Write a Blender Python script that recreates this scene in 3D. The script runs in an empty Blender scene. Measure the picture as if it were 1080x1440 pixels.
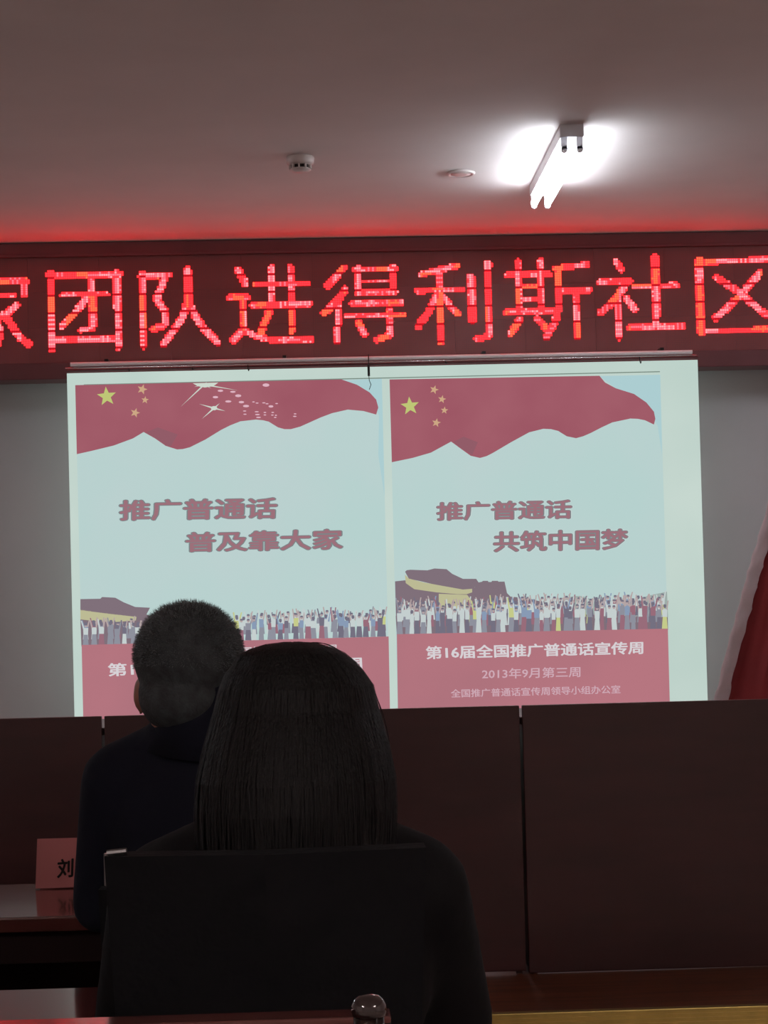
import bpy, bmesh, math, random
from mathutils import Vector, Matrix
random.seed(7)
S = bpy.context.scene
COL = S.collection
PI = math.pi

# ---------------------------------------------------------------- camera
F = 2600.0                                   # focal length in pixels of the 1080x1440 frame
YAW, PITCH, ROLL = 0.036, 0.050, 0.0237
CAM = Vector((0, 0, 1.28))
_f = Vector((math.sin(YAW)*math.cos(PITCH), math.cos(YAW)*math.cos(PITCH), math.sin(PITCH)))
_r0 = Vector((math.cos(YAW), -math.sin(YAW), 0)); _u0 = _r0.cross(_f)
_r = math.cos(ROLL)*_r0 - math.sin(ROLL)*_u0
_u = math.sin(ROLL)*_r0 + math.cos(ROLL)*_u0
cam = bpy.data.cameras.new('camera'); camo = bpy.data.objects.new('camera', cam); COL.objects.link(camo)
cam.sensor_fit = 'VERTICAL'; cam.sensor_height = 36; cam.lens = F/1440*36
camo.matrix_world = Matrix(((_r.x, _u.x, -_f.x, CAM.x), (_r.y, _u.y, -_f.y, CAM.y), (_r.z, _u.z, -_f.z, CAM.z), (0, 0, 0, 1)))
cam.clip_start = 0.05
S.camera = camo

# ---------------------------------------------------------------- world / exposure
S.view_settings.view_transform = 'Standard'; S.view_settings.look = 'None'
S.view_settings.exposure = 0.0; S.view_settings.gamma = 1.0; S.view_settings.use_curve_mapping = False
w = bpy.data.worlds.new('World'); S.world = w; w.use_nodes = True
w.node_tree.nodes['Background'].inputs[0].default_value = (0.02, 0.02, 0.025, 1)
w.node_tree.nodes['Background'].inputs[1].default_value = 0.3
TUBE_STRENGTH = 30.0
REAR_FILL_STRENGTH = 145.0      # added fill tubes behind the camera, unseen, raising the room's general brightness
LED_GAIN = 10.5
SCREEN_GAIN = 1.0

def ray(px, py): return _f*F + _r*(px-540) + _u*(720-py)
def at(px, py, Y):
    d = ray(px, py); return CAM + d*((Y-CAM.y)/d.y)
def at_z(px, py, Z):
    d = ray(px, py); return CAM + d*((Z-CAM.z)/d.z)

# ---------------------------------------------------------------- helpers
def lin(c):
    return tuple((x/255/12.92 if x/255 <= .04045 else ((x/255+.055)/1.055)**2.4) for x in c)
def mat(name, rgb, rough=.6, metal=0, noise=0.0, nscale=8, bump=0.0, bscale=40, spec=.5, alpha=None, stretch=None, trans=0, coat=0):
    m = bpy.data.materials.new(name); m.use_nodes = True; nt = m.node_tree; b = nt.nodes['Principled BSDF']
    c = lin(rgb); b.inputs['Base Color'].default_value = (*c, 1); b.inputs['Roughness'].default_value = rough
    b.inputs['Metallic'].default_value = metal; b.inputs['Specular IOR Level'].default_value = spec
    if coat: b.inputs['Coat Weight'].default_value = coat; b.inputs['Coat Roughness'].default_value = .08
    if trans: b.inputs['Transmission Weight'].default_value = trans; b.inputs['IOR'].default_value = 1.45
    if noise or bump:
        tc = nt.nodes.new('ShaderNodeTexCoord'); mp = nt.nodes.new('ShaderNodeMapping')
        nt.links.new(tc.outputs['Object'], mp.inputs[0])
        if stretch: mp.inputs['Scale'].default_value = stretch
        n = nt.nodes.new('ShaderNodeTexNoise'); n.inputs['Scale'].default_value = nscale; n.inputs['Detail'].default_value = 4
        nt.links.new(mp.outputs[0], n.inputs['Vector'])
        if noise:
            r = nt.nodes.new('ShaderNodeValToRGB')
            r.color_ramp.elements[0].position = .3; r.color_ramp.elements[1].position = .7
            r.color_ramp.elements[0].color = (*[x*(1-noise) for x in c], 1)
            r.color_ramp.elements[1].color = (*[min(1, x*(1+noise)) for x in c], 1)
            nt.links.new(n.outputs[0], r.inputs[0]); nt.links.new(r.outputs[0], b.inputs['Base Color'])
        if bump:
            n2 = nt.nodes.new('ShaderNodeTexNoise'); n2.inputs['Scale'].default_value = bscale
            nt.links.new(mp.outputs[0], n2.inputs['Vector'])
            bp = nt.nodes.new('ShaderNodeBump'); bp.inputs['Strength'].default_value = bump; bp.inputs['Distance'].default_value = .01
            nt.links.new(n2.outputs[0], bp.inputs['Height']); nt.links.new(bp.outputs[0], b.inputs['Normal'])
    return m
def emit(name, rgb=None, strength=1.0, raw=None, noise=0.0, nscale=1.5, rgb2=None):
    m = bpy.data.materials.new(name); m.use_nodes = True; nt = m.node_tree
    for n in list(nt.nodes):
        if n.type == 'BSDF_PRINCIPLED': nt.nodes.remove(n)
    e = nt.nodes.new('ShaderNodeEmission'); out = [n for n in nt.nodes if n.type == 'OUTPUT_MATERIAL'][0]
    c = raw if raw else lin(rgb)
    e.inputs[0].default_value = (*c, 1); e.inputs[1].default_value = strength
    if rgb2:
        tc = nt.nodes.new('ShaderNodeTexCoord'); n = nt.nodes.new('ShaderNodeTexNoise'); n.inputs['Scale'].default_value = nscale
        n.inputs['Detail'].default_value = 3
        r = nt.nodes.new('ShaderNodeValToRGB'); r.color_ramp.elements[0].position = .35; r.color_ramp.elements[1].position = .65
        r.color_ramp.elements[0].color = (*c, 1); r.color_ramp.elements[1].color = (*lin(rgb2), 1)
        nt.links.new(tc.outputs['Object'], n.inputs['Vector']); nt.links.new(n.outputs[0], r.inputs[0]); nt.links.new(r.outputs[0], e.inputs[0])
    nt.links.new(e.outputs[0], out.inputs[0])
    return m
def link(name, me, m=None, parent=None):
    o = bpy.data.objects.new(name, me); COL.objects.link(o)
    if m is not None:
        for x in (m if isinstance(m, (list, tuple)) else [m]): me.materials.append(x)
    if parent is not None: o.parent = parent
    return o
def obj(name, bm, m, parent=None, smooth=False):
    me = bpy.data.meshes.new(name); bm.normal_update(); bm.to_mesh(me); bm.free()
    if smooth:
        for p in me.polygons: p.use_smooth = True
    return link(name, me, m, parent)
def tag(o, label=None, cat=None, group=None, kind=None):
    if label: o['label'] = label
    if cat: o['category'] = cat
    if group: o['group'] = group
    if kind: o['kind'] = kind
    return o
def empty(name, loc=(0, 0, 0), rz=0):
    o = bpy.data.objects.new(name, None); COL.objects.link(o); o.location = loc; o.rotation_euler.z = rz; o.empty_display_size = .1
    return o
def box(bm, x0, x1, y0, y1, z0, z1, bev=0.0):
    r = bmesh.ops.create_cube(bm, size=1, matrix=Matrix.Translation(((x0+x1)/2, (y0+y1)/2, (z0+z1)/2)) @ Matrix.Diagonal((x1-x0, y1-y0, z1-z0, 1)))
    if bev:
        es = {e for v in r['verts'] for e in v.link_edges}
        bmesh.ops.bevel(bm, geom=list(es), offset=bev, segments=2, affect='EDGES', profile=.6)
def bx(name, m, parent, *a, bev=0.0):
    bm = bmesh.new(); box(bm, *a, bev=bev); return obj(name, bm, m, parent)
def cyl(bm, p0, p1, r0, r1=None, seg=16, caps=True):
    p0, p1 = Vector(p0), Vector(p1); r1 = r0 if r1 is None else r1
    d = p1-p0; q = Vector((0, 0, 1)).rotation_difference(d.normalized()).to_matrix().to_4x4()
    bmesh.ops.create_cone(bm, cap_ends=caps, cap_tris=False, segments=seg, radius1=r0, radius2=r1, depth=d.length, matrix=Matrix.Translation((p0+p1)/2) @ q)
def lathe(bm, prof, seg=24, loc=(0, 0, 0)):
    rings = []
    for r, z in prof:
        rings.append([bm.verts.new((loc[0]+r*math.cos(2*PI*k/seg), loc[1]+r*math.sin(2*PI*k/seg), loc[2]+z)) for k in range(seg)])
    for a, b in zip(rings, rings[1:]):
        for k in range(seg):
            bm.faces.new((a[k], a[(k+1) % seg], b[(k+1) % seg], b[k]))
    bm.faces.new(rings[0][::-1]); bm.faces.new(rings[-1])
def tube(bm, pts, r, seg=8):
    for a, b in zip(pts, pts[1:]): cyl(bm, a, b, r, seg=seg)

# ---------------------------------------------------------------- materials
M = {}
M['ceiling'] = mat('ceiling_paint', (236, 228, 226), .9, noise=.03, nscale=3)
M['wall'] = mat('wall_paint', (188, 184, 186), .85, noise=.04, nscale=2, bump=.05)
M['room_wall'] = mat('room_wall_paint', (226, 214, 210), .9, noise=.05, nscale=2)
M['floor'] = mat('floor_tile', (178, 164, 156), .35, noise=.2, nscale=4)
M['stage_wood'] = mat('stage_floor_wood', (112, 62, 38), .5, noise=.3, nscale=3, stretch=(1, 14, 1), bump=.1)
M['gold'] = mat('brass_nosing', (205, 180, 105), .32, .85, noise=.1, nscale=20)
M['table_red'] = mat('maroon_lacquer_board', (62, 25, 26), .38, noise=.18, nscale=3, stretch=(1, 1, 5), bump=.03)
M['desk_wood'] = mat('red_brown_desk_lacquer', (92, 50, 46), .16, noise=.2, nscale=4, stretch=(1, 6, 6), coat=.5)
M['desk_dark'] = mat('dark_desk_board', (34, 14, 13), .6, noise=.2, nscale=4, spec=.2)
M['sign_frame'] = mat('sign_frame_maroon', (104, 56, 60), .45, noise=.1, nscale=5)
M['module'] = mat('led_module_mask', (134, 74, 76), .55, noise=.12, nscale=6)
M['led_off'] = mat('unlit_led_lens', (140, 72, 72), .3)
M['metal'] = mat('satin_metal', (225, 222, 222), .22, .95)
M['white_metal'] = mat('white_enamel', (214, 214, 216), .45)
M['plastic_white'] = mat('white_plastic', (215, 205, 202), .45, noise=.03)
M['holder'] = mat('translucent_lamp_holder_plastic', (235, 235, 238), .5)
_nt = M['holder'].node_tree; _t = _nt.nodes.new('ShaderNodeBsdfTranslucent'); _t.inputs[0].default_value = (.8, .8, .82, 1); _m = _nt.nodes.new('ShaderNodeMixShader'); _m.inputs[0].default_value = .3
_nt.links.new(_nt.nodes['Principled BSDF'].outputs[0], _m.inputs[1]); _nt.links.new(_t.outputs[0], _m.inputs[2]); _nt.links.new(_m.outputs[0], [n for n in _nt.nodes if n.type == 'OUTPUT_MATERIAL'][0].inputs[0])
M['dark_slot'] = mat('dark_slot', (28, 14, 14), .7)
M['hook'] = mat('dark_hook_metal', (40, 34, 34), .4, .6)
M['flag_red'] = mat('red_flag_cloth', (146, 44, 48), .75, noise=.12, nscale=6, bump=.1)
M['sleeve'] = mat('pale_flag_sleeve', (196, 178, 180), .8, noise=.06, nscale=14, bump=.12, bscale=30)
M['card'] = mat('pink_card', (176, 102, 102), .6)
M['ink'] = mat('black_ink', (22, 14, 14), .7)
M['skin'] = mat('skin', (150, 104, 88), .55, noise=.06, nscale=20)
M['lips'] = mat('lips', (140, 78, 72), .5)
M['eye'] = mat('eye_white', (176, 168, 162), .3)
M['iris'] = mat('iris_dark', (30, 20, 16), .2)
M['hair_grey'] = mat('short_grey_hair', (56, 60, 62), .7, spec=.2, noise=.35, nscale=60, bump=.3, bscale=240)
M['hair_black'] = mat('black_hair', (14, 13, 14), .62, spec=.25, noise=.3, nscale=40, stretch=(3, 3, .3), bump=.4, bscale=120)
M['navy'] = mat('dark_navy_jacket', (16, 18, 30), .9, spec=.2, noise=.12, nscale=12, bump=.2, bscale=30)
M['black_coat'] = mat('black_coat', (16, 16, 18), .9, spec=.2, noise=.15, nscale=12, bump=.2, bscale=25)
M['trousers'] = mat('dark_trousers', (20, 20, 22), .9)
M['shoe'] = mat('black_shoe', (16, 15, 15), .35)
M['leather'] = mat('black_chair_leather', (22, 22, 24), .95, spec=.1, bump=.15, bscale=60)
M['chrome'] = mat('chair_metal', (120, 116, 116), .3, .9)
M['clear'] = mat('clear_plastic', (225, 225, 225), .05, trans=1.0)
M['water'] = mat('water', (235, 240, 240), .02, trans=1.0)

# ---------------------------------------------------------------- dimensions
CEIL = 2.94
WALL_Y = 8.6
SIGN_Y = 8.3
SCR_Y = 8.2
STAGE_Z = .22
XL, XR, YB = -4.6, 4.6, -3.2

# ---------------------------------------------------------------- room shell
def struct(name, m, *a, bev=0):
    o = bx(name, m, None, *a, bev=bev); o['kind'] = 'structure'; return o
struct('floor', M['floor'], XL, XR, YB, WALL_Y, -.1, 0)
struct('ceiling', M['ceiling'], XL, XR, YB, WALL_Y, CEIL, CEIL+.1)
struct('wall_front', M['wall'], XL, XR, WALL_Y, WALL_Y+.1, 0, CEIL)
struct('wall_left', M['room_wall'], XL-.1, XL, YB, WALL_Y, 0, CEIL)
struct('wall_right', M['room_wall'], XR, XR+.1, YB, WALL_Y, 0, CEIL)
struct('wall_back', M['room_wall'], XL, XR, YB-.1, YB, 0, CEIL)
STG_Y = 4.80
st = struct('trim_1', M['stage_wood'], XL, XR, STG_Y, WALL_Y, 0, STAGE_Z)
st['label'] = 'low wooden stage platform with brass edge'
# brass nosing with ribs along the stage edge
bm = bmesh.new()
box(bm, XL, XR, STG_Y-.012, STG_Y+.016, STAGE_Z-.05, STAGE_Z+.004, bev=.002)
for k in range(5):
    z = STAGE_Z-.046+.0105*k
    box(bm, XL, XR, STG_Y-.016, STG_Y-.012, z, z+.006)
n = obj('trim_2', bm, M['gold']); n['kind'] = 'structure'; n['label'] = 'ribbed brass nosing along the stage edge'

# ---------------------------------------------------------------- ceiling lamp
def fluorescent(x, y0, y1, strength, label, nm='ceiling_lamp', tint=(.86, .93, 1.0)):
    t = empty(nm, (x, (y0+y1)/2, CEIL)); tag(t, label, 'ceiling lamp')
    h = (y1-y0)/2
    b = bmesh.new(); box(b, -.040, .040, -h, h, -.046, 0, bev=.004); obj('batten_housing', b, M['white_metal'], t)
    em = emit('tube_glow', raw=tint, strength=strength)
    for s in (-1, 1):
        b = bmesh.new(); cyl(b, (s*.027, -h+.03, -.078), (s*.027, h-.02, -.078), .0135, seg=20)
        obj('fluorescent_tube', b, em, t, smooth=True)
    for e in (-1, 1):
        b = bmesh.new()
        box(b, -.042, .042, e*h-.018, e*h+.006, -.045, 0, bev=.004)
        for s in (-1, 1):
            box(b, s*.027-.011, s*.027+.011, e*h-.014, e*h+.002, -.088, -.04, bev=.002)
            cyl(b, (s*.027, e*h-.014, -.088), (s*.027, e*h+.002, -.088), .011, seg=16)
        obj('lamp_holder', b, M['holder'], t)
    return t
pn = at_z(803, 176, CEIL); pf = at_z(747, 270, CEIL)
fluorescent(pn.x, pn.y, 7.28, TUBE_STRENGTH, 'lit twin-tube fluorescent batten lamp on the ceiling before the red sign')

fluorescent(3.5, 6.2, 7.3, TUBE_STRENGTH*2.2, 'lit twin-tube ceiling lamp over the right end of the stage')
fluorescent(-3.7, 6.2, 7.3, TUBE_STRENGTH*2.2, 'added unseen twin-tube fill lamp over the left end of the stage')  # lamp added out of view to brighten the left wall and ceiling
for rx, ry, lb in ((-2.4, -1.2, 'left added unseen twin-tube fill lamp at the rear of the room'), (2.4, -1.2, 'right added unseen twin-tube fill lamp at the rear of the room')):
    fluorescent(rx, ry-.55, ry+.55, REAR_FILL_STRENGTH, lb, tint=(1.0, .91, .88))  # added out-of-view pair, fill light only

# smoke detector
p = at_z(422, 221, CEIL); t = empty('smoke_detector', (p.x, p.y, CEIL)); tag(t, 'white round smoke detector on the ceiling, with dark slots', 'smoke detector')
b = bmesh.new(); lathe(b, [(.050, 0), (.052, -.004), (.050, -.024), (.043, -.032)], 32); obj('detector_base', b, M['plastic_white'], t, True)
b = bmesh.new(); lathe(b, [(.034, -.031), (.034, -.046)], 24); obj('sensor_chamber', b, M['dark_slot'], t)
b = bmesh.new()
for k in range(10):
    a = 2*PI*k/10+.2; c = Matrix.Translation((0.038*math.cos(a), .038*math.sin(a), -.038)) @ Matrix.Rotation(a, 4, 'Z') @ Matrix.Diagonal((.010, .005, .018, 1))
    bmesh.ops.create_cube(b, size=1, matrix=c)
obj('slot_ribs', b, M['plastic_white'], t)
b = bmesh.new(); lathe(b, [(.040, -.045), (.038, -.050), (.022, -.056), (.004, -.057)], 32); obj('detector_cap', b, M['plastic_white'], t, True)
# blank ceiling disc
p = at_z(648, 243, CEIL); t = empty('ceiling_disc', (p.x, p.y, CEIL)); tag(t, 'small flush white round cover on the ceiling beside the lamp', 'ceiling cover')
b = bmesh.new(); lathe(b, [(.055, 0), (.056, -.003), (.050, -.009), (.044, -.008), (.040, -.005)], 36); obj('cover_ring', b, M['plastic_white'], t, True)
b = bmesh.new(); lathe(b, [(.039, 0), (.039, -.006), (.02, -.007)], 32); obj('cover_plate', b, M['plastic_white'], t, True)

# ---------------------------------------------------------------- LED sign
SZ0 = at(540, 505, SIGN_Y).z                      # bottom of the dot face
sign = empty('led_sign', (0, SIGN_Y, SZ0)); tag(sign, 'long red scrolling LED sign below the ceiling with Chinese characters', 'sign')
ROWS = 3
MZ = SZ0 + .01
SX0, NC = -2.24-.32, 19
# module: face with 32 x 16 unlit lenses, shared by every module
b = bmesh.new(); box(b, .0004, .3196, .0, .02, .0004, .1596)
mod_me = bpy.data.meshes.new('led_module'); 
for i in range(32):
    for j in range(16):
        cx, cz, r = .005+.01*i, .005+.01*j, .0026
        vs = [b.verts.new((cx-r, -.0012, cz-r)), b.verts.new((cx+r, -.0012, cz-r)), b.verts.new((cx+r, -.0012, cz+r)), b.verts.new((cx-r, -.0012, cz+r))]
        f = b.faces.new(vs); f.material_index = 1
b.normal_update(); b.to_mesh(mod_me); b.free(); mod_me.materials.append(M['module']); mod_me.materials.append(M['led_off'])
for c in range(NC):
    for r in range(ROWS):
        o = bpy.data.objects.new('led_module', mod_me); COL.objects.link(o); o.parent = sign
        o.location = (SX0+.32*c, 0, MZ+.16*r-SZ0)
SX1 = SX0+.32*NC; TOPZ = MZ+.16*ROWS
def rail(name, z0, z1, y0, y1): return bx(name, M['sign_frame'], sign, SX0-.05, SX1+.05, y0-SIGN_Y, y1-SIGN_Y, z0-SZ0, z1-SZ0, bev=.004)
rail('top_rail', TOPZ, min(CEIL-.002, TOPZ+.12), SIGN_Y-.02, SIGN_Y+.14)
rail('top_lip', TOPZ-.004, TOPZ+.012, SIGN_Y-.028, SIGN_Y-.018)
rail('bottom_rail', MZ-.075, MZ, SIGN_Y-.015, SIGN_Y+.14)
rail('back_board', MZ, TOPZ, SIGN_Y+.022, SIGN_Y+.14)
for x in (SX0-.05, SX1+.01):
    bx('end_rail', M['sign_frame'], sign, x, x+.04, -.02, .14, MZ-.075-SZ0, TOPZ-SZ0, bev=.003)

G = LED_GAIN
LM = [emit('led_red', raw=(G*.6, .06, .08), strength=1), emit('led_orange', raw=(G*.6, .19, .09), strength=1),
      emit('led_pink', raw=(G*.6, .21, .28), strength=1), emit('led_pale', raw=(G*.6, .42, .47), strength=1), emit('led_dim', raw=(.55, .01, .02), strength=1)]
CH = {
 'jia': [[(-35,380),(-24,388),8],[(-72,396),(36,396),9],[(34,396),(34,414),10],[(-70,396),(-70,414),10],[(-60,416),(19,415.5),6],[(23,430),(10,441),(0,447),10],
         [(-25,418),(-40,432),(-62,445),8],[(-30,430),(-12,445),(0,462),(-2,482),(-20,486),10],[(-14,448),(-40,462),(-66,474),8],[(-4,460),(-30,476),(-60,487),8],[(5,441),(14,453),(21,465),(29,475),(40,484),10]],
 'tuan': [[(71.5,385),(73,490),10],[(67,387),(169,386),8],[(164,384),(167,488),10],[(76,478),(165,477),9],[(87,415),(151,414),6],[(129,396),(131,458),10],[(131,462),(114,464),8],[(122,418),(110,435),(88,458),10]],
 'dui': [[(200,386),(202,487),9.5],[(198,388),(238,387),8],[(232,390),(227,404),(220,421),(231,436),(233,455),10],[(231,458),(215,463),9],
         [(263.5,380),(264,405),(265,430),11],[(262,430),(256,447),(246,462),(230,484),10],[(268,430),(276,447),(288,463),(306,482),10]],
 'jin': [[(335,380),(345,399),10],[(323,418),(347,418),9],[(343,418),(343,463),9],[(341,466),(328,479),10],[(345,466),(362,474),(385,479),(438,477),8],
         [(358,400),(433,398),7],[(355,429),(436,427),8],[(382,377),(382,400),(381,432),(375,448),(367,466),10],[(408,376),(410,467),9]],
 'de': [[(483,377),(461,402),10],[(485,407),(474,424),(456,440),10],[(475,426),(475,481),9],[(504,377),(505,413),9],[(552,376),(553,412),9],[(500,379),(556,378),8],[(504,396),(552,395),5],[(502,411.5),(556,410.5),7],
        [(494,427),(565,426),7],[(487,444.5),(568,443),5.5],[(548,430),(549,468),9],[(549,471),(530,478),9],[(504,454),(513,470),9]],
 'li': [[(592,386),(620,379),(643,374),8],[(587,409),(650,407),8],[(618,380),(619,415),(620,481),10],[(614,417),(602,440),(588,459),10],[(623,417),(633,430),(643,441),9],
        [(662.5,390),(664,451),11],[(686,371),(688,470),11],[(687,473),(671,477),9]],
 'si': [[(728.5,369),(730,435),9.5],[(760.5,368),(761,435),9.5],[(712,387),(773,386),8],[(730,404),(760,402),6],[(730,422),(760,420),7],[(712,439),(775,437),8],[(731,450),(718,469),10],[(756,448),(767,462),9],
        [(780,378),(800,375),(826,372),8],[(784,380),(786,430),(781,452),(768,474),10],[(785,409),(828,408),9],[(809,410),(812,474),10]],
 'she': [[(866,367),(874,379),9],[(842,397),(886,395),8],[(879,402),(866,420),(845,440),10],[(869,425),(870,474),10],[(881,420),(892,435),10],
         [(921,361),(923,458),10.5],[(892,403),(952,401),7.5],[(886,461),(960,459),9]],
 'qu': [[(983,366),(986,467),11],[(979,369),(1100,364),8],[(982,466),(1104,462),7],[(1008,391),(1042,413),(1077,443),10],[(1068,384),(1042,415),(1006,448),10]],
}
def seg_d(p, a, b):
    ab = (b[0]-a[0], b[1]-a[1]); t = ((p[0]-a[0])*ab[0]+(p[1]-a[1])*ab[1])/max(1e-9, ab[0]**2+ab[1]**2)
    t = max(-.0, min(1.0, t)); return math.hypot(p[0]-a[0]-t*ab[0], p[1]-a[1]-t*ab[1])
PX = (at(600, 430, SIGN_Y)-at(500, 430, SIGN_Y)).length/100
for key, strokes in CH.items():
    W = []
    for s in strokes:
        pts = [at(x, y, SIGN_Y) for x, y in s[:-1]]; W.append(([(q.x, q.z) for q in pts], s[-1]*PX/2))
    xs = [q[0] for s in W for q in s[0]]; zs = [q[1] for s in W for q in s[0]]
    b = bmesh.new()
    i0, i1 = int((min(xs)-.03-SX0)/.01), int((max(xs)+.03-SX0)/.01); j0, j1 = int((min(zs)-.03-MZ)/.01), int((max(zs)+.03-MZ)/.01)
    for i in range(i0, i1+1):
        for j in range(max(0, j0), min(ROWS*16-1, j1)+1):
            p = (SX0+.005+.01*i, MZ+.005+.01*j)
            hit = None
            for si, (pl, hw) in enumerate(W):
                d = min(seg_d(p, a, c) for a, c in zip(pl, pl[1:]))
                if d <= hw+.0005: hit = (si, d, hw); break
            if not hit: continue
            blk = (i//5 + 3*hit[0], (j+2)//8, key); rr = random.Random(str(blk)); u = rr.random()
            mi = 2 if u < .42 else (1 if u < .62 else (3 if u < .80 else 0))
            if mi in (2, 3) and (i if rr.random() < .5 else j) % 2 == 0: mi = {2: 3, 3: 2}[mi] if rr.random() < .7 else 0
            if (j+2) % 8 == 0 and len(W[hit[0]][0]) >= 2 and abs(W[hit[0]][0][0][1]-W[hit[0]][0][-1][1]) > .06: mi = 4
            elif hit[1] > hit[2]-.0045: mi = 0 if random.random() < .75 else mi
            r = .0044; y = -.0016
            a = [b.verts.new((p[0]-r, y, p[1]-r-SZ0)), b.verts.new((p[0]+r, y, p[1]-r-SZ0)), b.verts.new((p[0]+r, y, p[1]+r-SZ0)), b.verts.new((p[0]-r, y, p[1]+r-SZ0))]
            k = .6; c = [b.verts.new((p[0]+(v.co.x-p[0])*k, y-.002, p[1]-SZ0+(v.co.z-p[1]+SZ0)*k)) for v in a]
            fs = [b.faces.new(c)]+[b.faces.new((a[q], a[(q+1) % 4], c[(q+1) % 4], c[q])) for q in range(4)]
            for f in fs: f.material_index = mi
    o = obj('lit_character', b, LM, sign); o['kind'] = 'stuff'

# ---------------------------------------------------------------- projection screen
scr_c = at(540, 760, SCR_Y)
screen = empty('projection_screen', (scr_c.x, SCR_Y, at(540, 1040, SCR_Y).z)); tag(screen, 'lit white projection screen on the front wall showing two flag posters', 'projection screen')
SO = Vector(screen.location)
def sp(px, py, layer=0): return at(px, py, SCR_Y-.0009*layer) - SO
def poly(bm, pts, layer, mi=0):
    vs = [bm.verts.new(sp(x, y, layer)) for x, y in pts]
    f = bm.faces.new(vs); f.material_index = mi; return f
def prt(name, pts, layer, m, parent=screen):
    b = bmesh.new(); poly(b, pts, layer); b.normal_update(); bmesh.ops.triangulate(b, faces=b.faces[:], ngon_method='EAR_CLIP'); return obj(name, b, m, parent)
E = lambda n, c, **k: emit(n, c, strength=SCREEN_GAIN, **k)
m_margin = E('projected_white', (198, 215, 207), rgb2=(188, 208, 200)); m_sky = E('projected_pale_blue', (182, 209, 206), rgb2=(188, 208, 207)); m_blue = E('projected_sky_blue', (172, 205, 209))
m_flag = E('projected_flag_red', (156, 86, 100), rgb2=(164, 96, 108), nscale=2.5); m_fold = E('projected_flag_fold', (146, 92, 104))
m_band = E('projected_band_red', (172, 114, 124), rgb2=(182, 118, 128)); m_txt = E('projected_maroon_text', (156, 112, 122)); m_out = E('projected_grey_outline', (122, 134, 136)); m_wh = E('projected_white_text', (214, 208, 212)); m_halo = E('projected_halo', (205, 217, 216))
m_wh2 = E('projected_pinkish_text', (206, 170, 182)); m_star = E('projected_star_yellow', (190, 198, 118)); m_star2 = E('projected_star_small', (204, 166, 132)); m_glow = E('projected_sparkle', (205, 216, 205)); m_pk = E('projected_spark_pink', (222, 180, 194))
m_dark = E('projected_wall_dark', (128, 112, 122)); m_yel = E('projected_wall_yellow', (188, 186, 148)); m_line = E('projected_line', (120, 138, 128)); m_hill = E('projected_hills', (158, 172, 168))
CP = [E('print_white', (196, 206, 206)), E('print_grey', (142, 144, 156)), E('print_dark', (116, 112, 128)), E('print_maroon', (152, 108, 122)), E('print_yellow', (196, 202, 138)), E('print_blue', (136, 154, 180)), E('print_skin', (180, 164, 164))]
# the screen fabric, a thin solid sheet with its two side edges
b = bmesh.new()
fr = [(94, 525), (981, 506), (997, 1046), (106, 1064)]
fv = [b.verts.new(sp(*q)) for q in fr]; bv = [b.verts.new(v.co+Vector((0, .004, 0))) for v in fv]
b.faces.new(fv[::-1]); b.faces.new(bv)
for k in range(4): b.faces.new((fv[k], fv[(k+1) % 4], bv[(k+1) % 4], bv[k]))
obj('screen_fabric', b, m_margin, screen)
def bar(name, p0, p1, dy, r, m, seg=12, parent=screen):
    b = bmesh.new(); cyl(b, sp(*p0)+Vector((0, dy, 0)), sp(*p1)+Vector((0, dy, 0)), r, seg=seg); return obj(name, b, m, parent, True)
bar('top_tube', (100, 513.5), (972, 496), -.022, .0095, mat('white_tube_enamel', (250, 250, 250), .3))
bar('top_bar', (94, 521.5), (981, 502.5), -.012, .0065, M['sign_frame'])
bar('top_edge_strip', (93, 519), (978, 500.5), -.024, .0028, M['metal'])
for px in (150, 400, 680, 930):
    q = sp(px, 508-(px-150)*.0205); bx('wall_bracket', M['hook'], screen, q.x-.008, q.x+.008, -.02, SIGN_Y-SCR_Y-.016, q.z-.004, q.z+.008)
bar('bottom_bar', (105, 1066), (998, 1048), 0, .014, M['metal'])
def hook(px, py, h):
    b = bmesh.new(); p = sp(px, py)+Vector((0, -.03, 0))
    tube(b, [p, p+Vector((0, 0, -h*.6)), p+Vector((.003, -.003, -h)), p+Vector((.006, 0, -h*.7))], .0022, 6)
    obj('hanging_hook', b, M['hook'], screen)
for px, py, h in ((182, 519, .014), (271, 518, .010), (349, 514, .028), (626, 509, .010), (898, 503, .030)): hook(px, py, h)
b = bmesh.new(); tube(b, [sp(518, 500)+Vector((0, -.034, 0)), sp(518, 514)+Vector((0, -.034, 0))], .0025, 6)
tube(b, [sp(518, 514)+Vector((0, -.03, 0)), sp(518.5, 530)+Vector((0, -.03, 0))], .0055, 8)
tube(b, [sp(x, y)+Vector((0, -.03, 0)) for x, y in ((518.5, 530), (519, 536), (521.5, 542), (519, 549))], .0016, 6)
obj('pull_cord', b, M['hook'], screen)
prt('projected_line', [(118, 540.5), (928, 522), (928, 523.4), (118, 542)], 1, m_line)
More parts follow.
